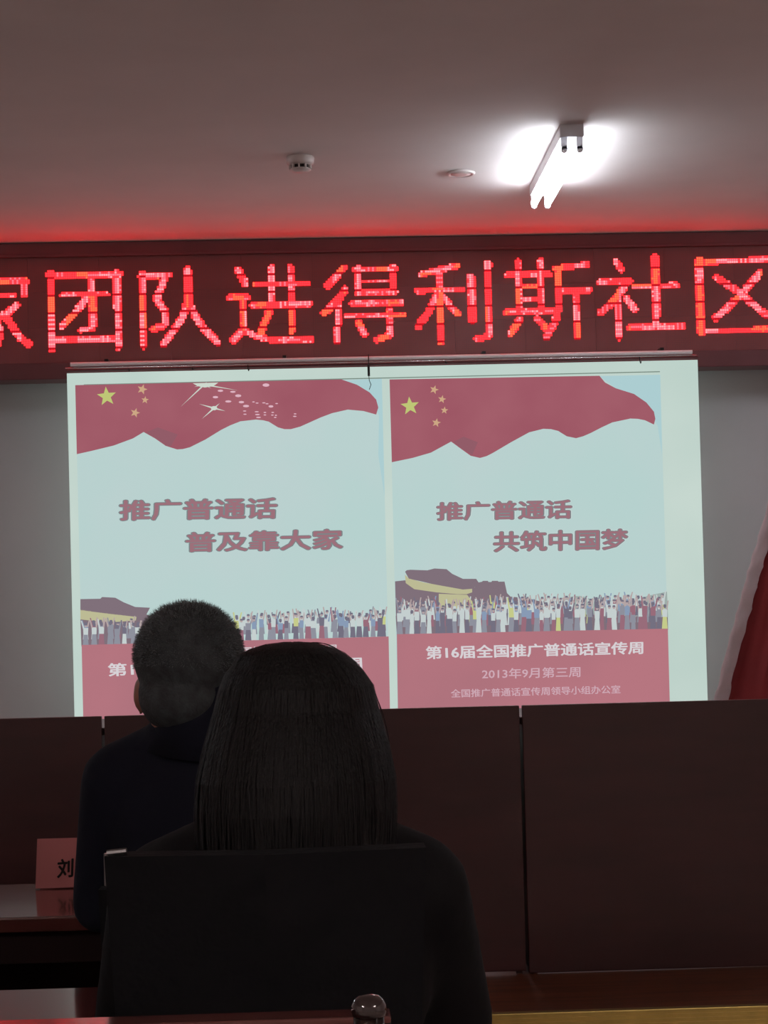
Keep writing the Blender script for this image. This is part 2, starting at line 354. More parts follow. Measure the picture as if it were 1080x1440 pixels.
# poster A (left), poster B (right)
L = prt('projected_poster', [(106, 541.5), (537, 532.5), (549, 1030), (117.5, 1030)], 1, m_sky)
R = prt('projected_poster', [(548, 533.5), (928.5, 527), (943, 1030), (560, 1030)], 1, m_sky)
L['label'] = 'left projected poster, flag with sparkles'; R['label'] = 'right projected poster, flag above a wall and crowd'
prt('sky_patch', [(478, 535.5), (537, 532.5), (541, 700), (532, 640), (533, 585), (520, 553)], 2, m_blue, L)
prt('sky_patch', [(843, 529), (928.5, 527), (931, 640), (925, 600), (909, 566), (866, 546)], 2, m_blue, R)
flA = [(105.8,541.6),(480,533.5),(502,541),(520,552),(529,562),(532,573),(529,583),(522,581),(511,578),(489,576),(467,581),(451,587),(435.5,594),(422,600),(409,603.5),(400,603.5),(391,601),(378,593),(370,591),(360,590),(338,592.5),(324,598),(311,604.5),(289,618),(267,629),(257,631.5),(249,632),(233,627),(218,616.5),(202,607.5),(187,616.5),(160,626.5),(129,634),(108,638.7)]
flB = [(547.8,533.6),(843,528.4),(851,538),(866,546),(891.6,554),(909,566),(919.6,579),(921.6,589),(919.6,597),(907,591),(897,589),(886.5,588.6),(861,594),(846,601),(830.5,609),(820,613.5),(810,616.2),(797,613.5),(785,606),(775,603.5),(764,603),(744,608),(718.4,622),(693,637),(684,641.5),(675,644),(662,641),(648,631),(634.4,621),(606,636.5),(580,644),(551,650)]
fA = prt('flag', flA, 3, m_flag, L); fB = prt('flag', flB, 3, m_flag, R)
prt('flag_fold', [(205,608),(222,601),(250,611),(240,628),(233,626),(218,615.5)], 4, m_fold, L)
prt('flag_fold', [(637,621.5),(652,614),(672,622),(664,640),(648,630)], 4, m_fold, R)
def stars(lst, name, parent, m):
    for (x, y, r, rot) in lst:
        b = bmesh.new(); pts = []
        for k in range(10):
            a = rot+PI*k/5-PI/2; q = r if k % 2 == 0 else r*.42; pts.append((x+q*math.cos(a), y+q*math.sin(a)))
        vs = [b.verts.new(sp(*q, 5)) for q in pts]; b.faces.new(vs); b.normal_update(); bmesh.ops.triangulate(b, faces=b.faces[:], ngon_method='EAR_CLIP')
        obj(name, b, m, parent)
stars([(150, 557.5, 14, .0-.1)], 'large_star', L, m_star); stars([(200, 547.5, 7.5, .3), (204, 562.5, 5.5, .1), (190, 580.5, 7, .3)], 'small_star', L, m_star2)
stars([(576.5, 571, 13.5, -.1)], 'large_star', R, m_star); stars([(610.5, 548, 6.5, .3), (621.5, 561.5, 6, .2), (625, 577, 5.5, .1), (613.5, 594.5, 6.5, .2)], 'small_star', R, m_star2)
# sparkles on the left flag
b = bmesh.new()
def glint(x, y, ax, ay, w):
    L_ = math.hypot(ax, ay); nx, ny = -ay/L_*w, ax/L_*w
    poly(b, [(x-nx, y-ny), (x+ax, y+ay), (x+nx, y+ny)], 6); poly(b, [(x+nx, y+ny), (x-ax*.12, y-ay*.12), (x-nx, y-ny)], 6)
for ax, ay in ((-33, 31), (48, 8), (-14, 3), (10, 5)): glint(287, 541, ax, ay, 1.1)
for ax, ay in ((-21, -6), (16, 4), (8, -7), (-17, 15)): glint(301, 574, ax, ay, 1.3)
for k in range(12):
    a0, a1 = 2*PI*k/12, 2*PI*(k+1)/12
    poly(b, [(301, 574), (301+4.5*math.cos(a0), 574+3*math.sin(a0)), (301+4.5*math.cos(a1), 574+3*math.sin(a1))], 7)
poly(b, [(271, 539), (307, 538), (300, 543), (288, 545), (278, 543)], 7)
obj('sparkle', b, m_glow, L)
b = bmesh.new()
for x, y, rx, ry in ((310,549.5,4,1.6),(303,558.5,4,1.7),(327.5,551,4,1.4),(335,556.5,4.5,2),(321,564.5,4.5,1.6),(339.5,565.5,4,1.7),(346,571,4.5,1.8),(374,541.5,5,2.4),(381,571.5,3.5,1.7),(356.5,565.2,2,.8),(361.5,566.8,2.2,.8),(371,566.5,2.5,.8),(375.5,567.8,2.2,.8),(389,567.5,2,.8),(344,578,2.4,.8),(344.5,582.5,2.4,.8),(361,579,3,.8),(362,583,3.5,1),(363.5,587,3.5,1),(372.5,580,2,.8),(372.5,583.5,2,.8),(383.5,580,2,.8),(383,583.7,2,.8),(388,584,1.6,.9),(387,587,2,.8),(415,582,2,.8),(414.5,585.5,2.6,.9)):
    poly(b, [(x+rx*math.cos(2*PI*k/8), y+ry*math.sin(2*PI*k/8)) for k in range(8)], 6)
obj('spark_dots', b, m_pk, L)['kind'] = 'stuff'
# wall and tower print
prt('printed_roof', [(113,842.5),(141,842),(143.6,839.5),(162,840.5),(174,847),(190,853.5),(211,854.6),(206,864),(192.4,867.5),(160,864),(139.6,861.5),(113,858)], 3, m_dark, L)
prt('printed_yellow_wall', [(113,857),(139.6,861),(192,867.5),(191,872.5),(165,874.5),(139.6,874),(113,871)], 3, m_yel, L)
prt('printed_wall', [(113,870),(160,873),(206,864),(240,880),(240,907),(114.5,909)], 2, m_dark, L)
prt('printed_wall', [(555.5,817.5),(569.6,816),(614,830),(668,826),(664,814),(669.6,814),(673,819),(678,818),(679,816.8),(686,816.8),(687,818.4),(691,818.4),(692,816.8),(700,816.8),(701,818),(709.5,817.8),(713,834),(718,839),(740,841),(770,848),(790,856),(792,868),(557,872)], 3, m_dark, R)
prt('printed_roof', [(569.6,804),(572,801.8),(577,801.2),(601,802),(611,799.4),(628,800.4),(636,807),(651,814),(669.6,814),(671,824),(660,830),(640,829),(615,823),(590,817),(575,814)], 4, m_dark, R)
prt('printed_yellow_wall', [(569.4,808),(575,813.6),(595.6,819),(623,824),(651,829),(664,828),(664,833),(656,835.6),(643.7,835.6),(614,833),(582.6,828.5),(570.6,820)], 5, m_yel, R)
prt('printed_yellow_wall', [(617,835),(657,836.5),(664,846),(660,856),(617,856)], 5, m_yel, R)
prt('printed_hill', [(791,846),(798,840),(808,838),(820,838.5),(832,843),(850,846),(870,842),(880,847),(904,842),(910,838),(938,832),(939.5,868),(791,868)], 3, m_hill, R)
prt('printed_wall', [(556.5,868),(939,860),(939.5,886),(558,893)], 2, m_hill, R)
prt('printed_wall', [(556.5,866),(700,860),(760,862),(939,868),(939.5,886),(558,893)], 3, m_dark, R)
prt('red_band', [(114.8,907),(546.5,895),(549,1030),(117.5,1030)], 4, m_band, L)
prt('red_band', [(558,891.8),(939.2,884),(943,1030),(560,1030)], 4, m_band, R)
def crowd(x0, x1, yb, n, hh, parent, seed, over=(), rows=2):
    rnd = random.Random(seed); b = bmesh.new()
    for row in range(rows):
        for k in range(n):
            x = x0+(x1-x0)*(k+.5+rnd.uniform(-.3, .3))/n
            if x > x1-3: continue
            base = yb(x)-row*hh*.22; h = hh*rnd.uniform(.85, 1.12)*(1-.15*row); lay = 7-row*1.2-rnd.random()*.9
            top = base-h; wd = rnd.uniform(3.2, 4.6)
            leg = rnd.choice([0, 1, 1, 2, 2, 3, 3, 4 if rnd.random() < .35 else 2, 1]); tor = rnd.choice([0, 0, 0, 1, 3, 5, 2, 4 if rnd.random() < .3 else 0])
            mid = base-h*.42; sh = base-h*.70
            poly(b, [(x-wd, base), (x+wd, base), (x+wd*.7, mid), (x-wd*.7, mid)], lay, leg)
            poly(b, [(x-wd*.8, mid), (x+wd*.8, mid), (x+wd*.9, sh), (x-wd*.9, sh)], lay, tor)
            cy = base-h*.79; poly(b, [(x+2.1*math.cos(PI*q/3), cy+2.5*math.sin(PI*q/3)) for q in range(6)], lay, 6 if rnd.random() < .6 else 2)
            poly(b, [(x-2.2, cy-.5), (x+2.2, cy-.5), (x+1.6, cy-3), (x-1.6, cy-3)], lay+.1, 2)
            for s in (-1, 1):
                if rnd.random() < .8:
                    ax = x+s*(wd+rnd.uniform(0, 2.2)); poly(b, [(x+s*wd*.9, sh+2), (x+s*wd*.5, sh), (ax-s*.8, top), (ax+s*.8, top)], lay+.05, tor if rnd.random() < .5 else 6)
    o = obj('printed_crowd', b, CP, parent); o['kind'] = 'stuff'; return o
crowd(117, 200, lambda x: 907-(x-115)*.028, 8, 34, L, 3)
crowd(328, 546, lambda x: 907-(x-115)*.028, 24, 38, L, 5)
crowd(558, 938, lambda x: 891.8-(x-558)*.0205, 44, 44, R, 9, rows=3)

def text(name, s, quad, m, parent, layer, bold=0.0, mapfn=None):
    """lettering from the built-in font; weight is added by shifted copies of the outlines"""
    c = bpy.data.curves.new(name, 'FONT'); c.body = s; c.resolution_u = 2
    o = bpy.data.objects.new(name, c); COL.objects.link(o)
    dg = bpy.context.evaluated_depsgraph_get(); dg.update()
    src = bpy.data.meshes.new_from_object(o.evaluated_get(dg), depsgraph=dg)
    bpy.data.objects.remove(o)
    V = [v.co.copy() for v in src.vertices]; Fc = [tuple(p.vertices) for p in src.polygons]
    x0, x1, y0, y1 = min(v.x for v in V), max(v.x for v in V), min(v.y for v in V), max(v.y for v in V)
    (ax, ay), (bx_, by), (cx, cy), (dx, dy) = quad          # TL TR BR BL
    mp = mapfn or (lambda x, y, q=0: sp(x, y, layer+q))
    sh = [(0, 0)] if not bold else [(bold*math.cos(2*PI*k/8), bold*math.sin(2*PI*k/8)*.8) for k in range(8)]+[(0, 0)]
    vs, fs = [], []
    for n_, (ox, oy) in enumerate(sh):
        nb = len(vs)
        for v in V:
            u = (v.x+ox-x0)/(x1-x0); t = (y1-v.y-oy)/(y1-y0)
            x = (ax*(1-u)+bx_*u)*(1-t)+(dx*(1-u)+cx*u)*t; y = (ay*(1-u)+by*u)*(1-t)+(dy*(1-u)+cy*u)*t
            vs.append(mp(x, y) if mapfn else mp(x, y, n_*.05))
        fs += [tuple(nb+k for k in f) for f in Fc]
    me = bpy.data.meshes.new(name); me.from_pydata(vs, [], fs); me.update(); bpy.data.meshes.remove(src)
    return link(name, me, m, parent)
def headline(s, quad, parent, halo):
    if halo: text('headline_halo', s, quad, m_halo, parent, 8, .085)
    text('headline_outline', s, quad, m_out, parent, 9, .060)
    text('headline', s, quad, m_txt, parent, 10, .024)
headline('推广普通话', [(169, 704), (389, 700), (388, 729), (169, 732)], L, 0)
headline('普及靠大家', [(262, 749), (481, 744), (481, 772), (262, 776)], L, 0)
headline('推广普通话', [(615, 707), (803, 703), (803, 729), (615, 732)], R, 1)
headline('共筑中国梦', [(695, 748), (882, 744), (882, 772), (695, 776)], R, 1)
text('white_lettering', '第16届全国推广普通话宣传周', [(599, 909), (904, 902), (904, 919.5), (600, 927)], m_wh, R, 10, .028)
text('white_lettering', '2013年9月第三周', [(678, 940.5), (816, 937.5), (816, 952), (678, 955)], m_wh2, R, 10, .014)
text('white_lettering', '全国推广普通话宣传周领导小组办公室', [(634, 969.5), (872, 963.5), (872.5, 975), (634.5, 981)], m_wh2, R, 10, .014)
text('white_lettering', '第16届全国推广普通话宣传周', [(152, 933), (508, 924), (509, 942), (153, 951)], m_wh, L, 10, .028)
text('white_lettering', '国推广普通话宣传周', [(341, 910), (473, 906), (473, 917), (341, 922)], m_wh, L, 10, .015)

# ---------------------------------------------------------------- flag on a leaning pole at the right
fy = 7.3
pole_pts = [(1014, 985), (1024, 940), (1037, 892), (1046, 860), (1054, 829), (1062, 800), (1069, 776), (1080, 739), (1094, 692), (1112, 632)]
PP = [at(x, y, fy) for x, y in pole_pts]
d0 = (PP[0]-PP[2]).normalized(); base = PP[0]+d0*((PP[0].z-STAGE_Z-.03)/-d0.z)
flag = empty('flag_stand', (base.x, fy, STAGE_Z)); tag(flag, 'leaning red flag with a wrinkled pale sleeve right of the screen', 'flag')
FO = Vector(flag.location)
bm = bmesh.new(); lathe(bm, [(.14, 0), (.14, .02), (.05, .035), (.03, .05)], 24); obj('stand_base', bm, M['metal'], flag)
bm = bmesh.new(); tube(bm, [base-FO]+[p-FO for p in PP], .011, 10); obj('pole', bm, M['metal'], flag, True)
bm = bmesh.new(); rnd = random.Random(4); rings = []
NS = 60
allp = [base+(PP[0]-base)*.35]+PP
def along(t):
    k = t*(len(allp)-1); i = min(int(k), len(allp)-2); return allp[i].lerp(allp[i+1], k-i)
for k in range(NS+1):
    t = k/NS; c = along(t)-FO; wv = .029+.003*math.sin(k*1.1)+rnd.uniform(-.002, .002); q = .019+.003*math.sin(k*.7)
    rings.append([bm.verts.new(c+Vector((wv*math.cos(a)*1.0, q*math.sin(a), .25*wv*math.cos(a)))) for a in [2*PI*j/14 for j in range(14)]])
for a, b_ in zip(rings, rings[1:]):
    for j in range(14): bm.faces.new((a[j], a[(j+1) % 14], b_[(j+1) % 14], b_[j]))
obj('pole_sleeve', bm, M['sleeve'], flag, True)
bm = bmesh.new(); rows = []
for k in range(NS+1):
    c = along(k/NS)-FO; row = []
    for j in range(40):
        s = j/39; x = c.x+.026+s*(.62); y = c.y+.006+.035*math.sin(s*22+.8)*min(1, s*5)+.012*math.sin(s*47+k*.05)
        row.append(bm.verts.new((x, y, c.z-.03*s+.004)))
    rows.append(row)
for a, b_ in zip(rows, rows[1:]):
    for j in range(39): bm.faces.new((a[j], a[j+1], b_[j+1], b_[j]))
fc = obj('flag_cloth', bm, M['flag_red'], flag, True)
sm = fc.modifiers.new('s', 'SOLIDIFY'); sm.thickness = .002

# ---------------------------------------------------------------- stage tables
TY = 5.30
xg1 = at(146, 1100, TY).x; xg2 = at(735, 1100, TY).x; TW = xg2-xg1
tt = at(735, 992, TY).z
def stage_table(xa, xb, label, under=.0):
    cx = (xa+xb)/2; t = empty('stage_table', (cx, TY+.2, STAGE_Z)); tag(t, label, 'table', 'tables along the stage edge')
    h = tt-STAGE_Z; w_ = (xb-xa)/2
    bx('front_panel', M['table_red'], t, -w_+.004, w_-.004, -.2, -.182, .003+under, h, bev=.003)
    bx('tabletop', M['table_red'], t, -w_+.0005, w_-.0005, -.18, .26, h-.056, h-.034, bev=.003)
    for s in (-1, 1):
        bx('side_panel', M['table_red'], t, s*(w_-.022)-.009, s*(w_-.022)+.009, -.18, .22, .0, h-.057)
    bx('shelf', M['table_red'], t, -w_+.032, w_-.032, -.15, .15, h-.24, h-.222)
    return t
stage_table(xg1-TW, xg1, 'maroon stage table at the far left of the row')
stage_table(xg1, xg2, 'maroon stage table in the middle, behind the seated people', .007)
stage_table(xg2, xg2+TW, 'maroon stage table right of the narrow bright gap')

# ---------------------------------------------------------------- audience desks
DZ = .72
def desk(xa, xb, y0, y1, z, label, panel_top=None):
    t = empty('long_desk', ((xa+xb)/2, (y0+y1)/2, 0)); tag(t, label, 'desk')
    w_, d = (xb-xa)/2, (y1-y0)/2
    bx('desktop', M['desk_wood'], t, -w_, w_, -d, d, z-.028, z, bev=.004)
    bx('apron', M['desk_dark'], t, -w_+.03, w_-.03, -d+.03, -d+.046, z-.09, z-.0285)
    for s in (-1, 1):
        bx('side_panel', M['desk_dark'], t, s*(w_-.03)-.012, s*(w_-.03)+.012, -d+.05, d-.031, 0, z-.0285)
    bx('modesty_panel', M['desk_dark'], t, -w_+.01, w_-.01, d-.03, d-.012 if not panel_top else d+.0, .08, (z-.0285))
    if panel_top: bx('raised_rail', M['desk_dark'], t, -w_, w_, d, d+.03, z-.2, panel_top-.006, bev=.002)
    if panel_top: bx('rail_cap', M['desk_wood'], t, -w_, w_, d-.002, d+.032, panel_top-.006, panel_top, bev=.002)
    return t
d1n, d1f = at_z(30, 1290, DZ).y, at_z(30, 1243, DZ).y
d2f = at_z(60, 1390, DZ).y
desk(-2.6, at(560, 1270, 3.5).x, d1n, d1f, DZ, 'glossy red-brown desk with the name card, in front of the man')
desk(-2.6, at(600, 1400, 2.6).x, d2f-.33, d2f, DZ, 'glossy red-brown desk in front of the woman with long hair')
rt = at(250, 1427, 1.6).z
desk(-1.6, at(548, 1420, 1.6).x, 1.15, 1.57, .70, 'dark red-brown desk rail along the bottom edge, nearest the camera', rt)

# name card on the first desk
p0 = at_z(50, 1251, DZ); sc = 1/(F/p0.y)
card_w, card_h = .20, 66*sc
t = empty('name_card', (p0.x+card_w/2, p0.y+.02, DZ+.0012), .0); tag(t, 'pinkish folded name card with one black character standing on the desk', 'name card')
bm = bmesh.new()
th = .0008
def slab(bm, a, b_, x0, x1):
    a, b_ = Vector(a), Vector(b_); n_ = (b_-a).cross(Vector((1, 0, 0))).normalized()*th
    vs = [bm.verts.new(Vector((x, 0, 0))+q) for q in (a-n_, b_-n_, b_+n_, a+n_) for x in (x0, x1)]
    for f in ((0, 1, 3, 2), (2, 3, 5, 4), (4, 5, 7, 6), (6, 7, 1, 0), (0, 2, 4, 6), (1, 7, 5, 3)): bm.faces.new([vs[k] for k in f])
slab(bm, (0, -.02, .001), (0, .012, card_h), -card_w/2, card_w/2)
slab(bm, (0, .046, .001), (0, .012, card_h), -card_w/2, card_w/2)
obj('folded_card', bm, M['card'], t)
co = Vector(t.location)
def cmap(x, y):
    z = (1251-y)*sc; return Vector(((x-50)*sc-card_w/2, -.02+.032*z/card_h-.0022, z))
text('card_character', '刘', [(80, 1213), (101, 1212), (101, 1236), (80, 1237)], M['ink'], t, 0, .03, cmap)

# water bottle near the camera
p = at(518, 1398, 1.42); zt = p.z; hb = zt-.70
t = empty('water_bottle', (p.x, 1.42, .70)); tag(t, 'top of a clear bottle at the bottom edge, before the woman', 'bottle')
bm = bmesh.new(); lathe(bm, [(.030, .001), (.032, .01), (.032, hb*.55), (.028, hb*.68), (.014, hb*.82), (.0118, hb*.86), (.0118, hb-.012)], 28); obj('bottle_body', bm, M['clear'], t, True)
bm = bmesh.new(); lathe(bm, [(.0125, hb-.016), (.0136, hb-.013), (.0134, hb-.008), (.0115, hb-.004), (.0075, hb-.001), (.002, hb)], 28); obj('bottle_cap', bm, mat('dark_gloss_cap', (34, 22, 22), .06, coat=1), t, True)

# ---------------------------------------------------------------- chairs
def chair(x, y, label, top, wt, wb, trim=True):
    t = empty('chair', (x, y, 0)); tag(t, label, 'chair')
    bx('seat', M['leather'], t, -.21, .21, -.20, .24, .385, .435, bev=.02)
    bm = bmesh.new(); vs = []
    for k in range(9):
        s = k/8; z = .47+(top-.47)*s; w_ = wb+(wt-wb)*s; yb = -.20-.05*s
        vs.append([bm.verts.new((a*w_, yb+.02*abs(a)+d, z)) for d, aa in ((-.02, (-1, -.5, 0, .5, 1)), (.02, (1, .5, 0, -.5, -1))) for a in aa])
    for a, b_ in zip(vs, vs[1:]):
        for j in range(10): bm.faces.new((a[j], a[(j+1) % 10], b_[(j+1) % 10], b_[j]))
    bm.faces.new(vs[0][::-1]); bm.faces.new(vs[-1]); obj('backrest', bm, M['leather'], t)
    bm = bmesh.new()
    for s in (-1, 1):
        tube(bm, [(s*wb, -.205, .44), (s*(wt-.004), -.232, top+.004)], .007, 8)
        tube(bm, [(s*(wt-.004), -.232, top+.004), (s*(wt-.025), -.236, top+.004)], .007, 8)
    bm.free()
    bm = bmesh.new(); tube(bm, [(-wt+.002, -.240, top-.03), (-wt+.002, -.240, top+.002), (-wt+.022, -.242, top+.004)], .0035, 8)
    if trim: obj('corner_trim', bm, M['chrome'], t)
    for sx in (-1, 1):
        for sy in (-1, 1):
            bm = bmesh.new(); cyl(bm, (sx*.19, sy*.19+.02, .39), (sx*.20, sy*.21+.02, 0), .012, seg=12); obj('leg', bm, M['chrome'], t)
    return t
WY, MY = 2.12, 3.08
wcx = at(374, 1203, WY-.24).x; wl = at(148, 1203, WY-.24)
chair(wcx, WY, 'black high-back chair the long-haired woman sits on', wl.z, wcx-wl.x, wcx-wl.x-.025)
mcx = at(290, 1100, MY).x
chair(mcx+.01, MY, 'black chair the grey-haired man sits on', .86, .16, .15, trim=False)

# ---------------------------------------------------------------- people
def blob(name, prims, voxel, m, parent, it=4):
    bm = bmesh.new()
    for q in prims:
        if q[0] == 'e':
            mt = Matrix.Translation(q[1]) @ (q[3] if len(q) > 3 else Matrix.Identity(4)) @ Matrix.Diagonal((*q[2], 1))
            bmesh.ops.create_icosphere(bm, subdivisions=3, radius=1, matrix=mt)
        else:
            _, a, b_, ra, rb = q; a, b_ = Vector(a), Vector(b_)
            cyl(bm, a, b_, ra, rb, seg=14)
            for c, r in ((a, ra), (b_, rb)): bmesh.ops.create_icosphere(bm, subdivisions=2, radius=r, matrix=Matrix.Translation(c))
    me = bpy.data.meshes.new('tmp'); bm.to_mesh(me); bm.free()
    o = bpy.data.objects.new('tmp', me); COL.objects.link(o)
    r = o.modifiers.new('r', 'REMESH'); r.mode = 'VOXEL'; r.voxel_size = voxel
    if it: s = o.modifiers.new('s', 'SMOOTH'); s.factor = .5; s.iterations = it
    dg = bpy.context.evaluated_depsgraph_get(); dg.update()
    out = bpy.data.meshes.new_from_object(o.evaluated_get(dg), depsgraph=dg); out.name = name
    bpy.data.objects.remove(o)
    for pl in out.polygons: pl.use_smooth = True
    return link(name, out, m, parent)
def hand(prims, wr, sx):
    # palm resting palm-down, fingers pointing +y, thumb towards the body's middle
    wx, wy, wz = wr; pz = wz-.008
    prims.append(('c', (wx, wy, wz), (wx, wy+.03, pz), .022, .022))
    for k in range(4):
        fx = wx+sx*(.027-.018*k); prims.append(('c', (wx+sx*(.012-.008*k), wy+.02, pz), (fx, wy+.085, pz), .013, .0115))
        ln = (.060, .072, .078, .068)[k]; x2 = fx+sx*(.004-.003*k)
        prims.append(('c', (fx, wy+.085, pz), (x2, wy+.085+ln*.45, pz+.004), .0088, .0082))
        prims.append(('c', (x2, wy+.085+ln*.45, pz+.004), (x2, wy+.085+ln*.78, pz-.004), .0080, .0074))
        prims.append(('c', (x2, wy+.085+ln*.78, pz-.004), (x2, wy+.085+ln, pz-.012), .0072, .0064))
    tx = wx-sx*.018
    prims.append(('c', (tx, wy+.02, pz), (tx-sx*.026, wy+.055, pz-.002), .013, .0105))
    prims.append(('c', (tx-sx*.026, wy+.055, pz-.002), (tx-sx*.032, wy+.088, pz-.006), .0098, .0082))
def person(x, y, label, zs, head, hr, head_rot, sh_w, elbow, wrist, jm, chin_drop=.0, female=False, rz=0.0):
    t = empty('person', (x, y, 0), rz); tag(t, label, 'person')
    hx, hy, hz = head; rx, ry, rzd = hr
    HM = Matrix.Translation(Vector(head)) @ head_rot
    def h(v): return HM @ Vector(v)
    P = []
    P.append(('e', h((0, -.012, .034)), (rx, ry, rzd*.72), head_rot)); P.append(('e', h((0, -.005, -.02)), (rx*.86, ry*.82, rzd*.60), head_rot)); P.append(('e', h((0, .035, -.045)), (rx*.78, ry*.66, rzd*.62), head_rot))
    P.append(('e', h((0, .062, -.085)), (.030, .026, .022), head_rot))                                     # chin
    P.append(('c', h((0, ry*.92, .0)), h((0, ry+.018, -.032)), .008, .0125))                               # nose
    P.append(('c', h((-.035, ry*.82, .018)), h((.035, ry*.82, .018)), .011, .011))                          # brow
    P.append(('c', h((-.018, ry*.86, -.058)), h((.018, ry*.86, -.058)), .0075, .0075)); P.append(('c', h((-.014, ry*.85, -.070)), h((.014, ry*.85, -.070)), .0075, .0075))
    for s in (-1, 1):
        er = head_rot @ Matrix.Rotation(s*-.35, 4, 'Z')
        P.append(('c', h((s*rx*.8, .0, -.018)), h((s*(rx-.002), -.004, -.018)), .016, .010)); P.append(('e', h((s*(rx+.002), -.006, -.014)), (.008, .017, .026), er)); P.append(('e', h((s*(rx-.004), .002, -.038)), (.008, .010, .013), er))
    P.append(('c', (hx*.3, -.02, zs), h((0, -.02, -.05)), .060 if not female else .048, .056 if not female else .046))
    # torso, hips
    P += [('e', (0, .0, zs-.12), (sh_w*.74, .105, .17)), ('e', (0, .0, .66), (.145, .11, .18)), ('e', (0, 0, .53), (.165, .13, .10))]
    for s in (-1, 1):
        S_ = (s*(sh_w-.07), 0, zs-.065); E_ = (s*elbow[0], elbow[1], elbow[2]); W_ = (s*wrist[0], wrist[1], wrist[2])
        P += [('c', (0, -.01, zs-.035), S_, .045, .042), ('c', S_, E_, .042, .034), ('c', E_, W_, .036, .022)]
        hand(P, W_, s)
        P += [('c', (s*.085, 0, .52), (s*.11, .42, .50), .075, .052), ('c', (s*.11, .42, .50), (s*.11, .36, .09), .050, .034), ('c', (s*.11, .34, .055), (s*.115, .52, .032), .034, .028)]
    body = blob('body', P, .0062, M['skin'], t, 2)
    for s in (-1, 1):
        bm = bmesh.new(); bmesh.ops.create_icosphere(bm, subdivisions=2, radius=.0105, matrix=Matrix.Translation(h((s*.030, ry*.775, -.004)))); bmesh.ops.create_icosphere(bm, subdivisions=2, radius=.0050, matrix=Matrix.Translation(h((s*.030, ry*.775+.0072, -.005)))); 
        e = obj('eye', bm, M['eye'], t, True)
        e.data.materials.append(M['iris'])
        nv = len(e.data.polygons)//2
        bm = bmesh.new(); tube(bm, [h((s*.014, ry*.93, .030)), h((s*.030, ry*.90, .034)), h((s*.046, ry*.79, .028))], .0034, 8); obj('eyebrow', bm, M['hair_black'], t, True)
        bm = bmesh.new(); tube(bm, [h((s*.016, ry*.84, .003)), h((s*.030, ry*.85, .0075)), h((s*.043, ry*.74, .003))], .0040, 8); obj('eyelid', bm, M['skin'], t, True)
        for k, pl in enumerate(e.data.polygons): pl.material_index = 1 if k >= nv else 0
    bm = bmesh.new(); tube(bm, [h((-.021, ry*.86, -.062)), h((-.008, ry*.93, -.0605)), h((0, ry*.93, -.062)), h((.008, ry*.93, -.0605)), h((.021, ry*.86, -.062))], .0048, 8); obj('lips', bm, M['lips'], t, True)
    # jacket
    J = [('e', (0, -.005, zs-.13), (sh_w*.80, .128, .19)), ('e', (0, .0, .70), (sh_w*.80, .135, .22)), ('e', (0, .005, .54), (.195, .15, .11)),
         ('c', (hx*.2-.04, -.035, zs+.005), (hx*.2+.04, -.035, zs+.005), .058, .058)]
    for s in (-1, 1):
        S_ = (s*(sh_w-.062), -.005, zs-.055); E_ = (s*elbow[0], elbow[1], elbow[2]); W_ = (s*wrist[0], wrist[1]-.012, wrist[2])
        J += [('c', (s*.03, -.02, zs-.005), S_, .062, .062), ('c', S_, E_, .062, .050), ('c', E_, W_, .050, .033)]
    blob('jacket', J, .009, jm, t, 5)
    T = [('e', (0, 0, .53), (.185, .15, .085))]
    for s in (-1, 1):
        T += [('c', (s*.09, 0, .525), (s*.11, .42, .505), .088, .066), ('c', (s*.11, .42, .505), (s*.11, .36, .11), .064, .052)]
    blob('trousers', T, .011, M['trousers'], t, 4)
    for s in (-1, 1):
        blob('shoe', [('c', (s*.11, .33, .05), (s*.115, .52, .040), .046, .040), ('e', (s*.115, .43, .04), (.045, .14, .038))], .008, M['shoe'], t, 3)
    return t, h

# --- man with short grey hair
hc = at(265, 947, MY-.02); HX, HZ = hc.x-mcx, hc.z
rotm = Matrix.Rotation(.10, 4, 'Y') @ Matrix.Rotation(-.12, 4, 'X') @ Matrix.Rotation(-.15, 4, 'Z')
zs_m = at(280, 1042, MY).z
el_m = (.222, .05, at(130, 1255, MY).z)
hm_r = (.080, .096, .120)
man, hfun = person(mcx, MY, 'man with short grey hair and a dark navy jacket, seated at the desk', zs_m-.005, (HX, -.02, HZ-.022), hm_r, rotm, .206, (.182, .06, .79), (.12, .36, .758), M['navy'])
HP = [('e', hfun((0, -.018, .048)), (.0905, .104, .090), rotm), ('e', hfun((0, -.035, -.015)), (.074, .068, .068), rotm)]
hair = blob('hair', HP, .006, M['hair_grey'], man, 2)
# cut the hair off the face: vertices in front of the hairline drop inside the skull
inv = (Matrix.Translation(Vector((HX, -.02, HZ-.022))) @ rotm).inverted()
M_ = inv.inverted()
for v in hair.data.vertices:
    q = inv @ v.co
    if q.y > .035 and q.z < .075:
        f_ = min(1, (q.y-.035)/.02); q = Vector((q.x*(1-.25*f_), q.y*(1-.35*f_), q.z)); v.co = M_ @ q
bm = bmesh.new(); rnd = random.Random(2)
for k in range(9000):
    z = rnd.uniform(-.3, 1); a = rnd.uniform(0, 2*PI); r = math.sqrt(1-z*z); n_ = Vector((r*math.cos(a), r*math.sin(a), z))
    q = Vector((n_.x*.090, n_.y*.103-.018, n_.z*.089+.048))
    if q.y > .03 and q.z < .08: continue
    w0 = Vector((rnd.uniform(-1, 1), rnd.uniform(-1, 1), rnd.uniform(-1, 1))).normalized()*.0006
    ln = rnd.uniform(.004, .0095)*(1 if n_.z > .5 else .55); d = (n_+Vector((rnd.uniform(-.4, .4), rnd.uniform(-.4, .4), rnd.uniform(-.5, .2)))).normalized()
    bm.faces.new([bm.verts.new(M_ @ q_) for q_ in (q-w0, q+w0, q+d*ln)])
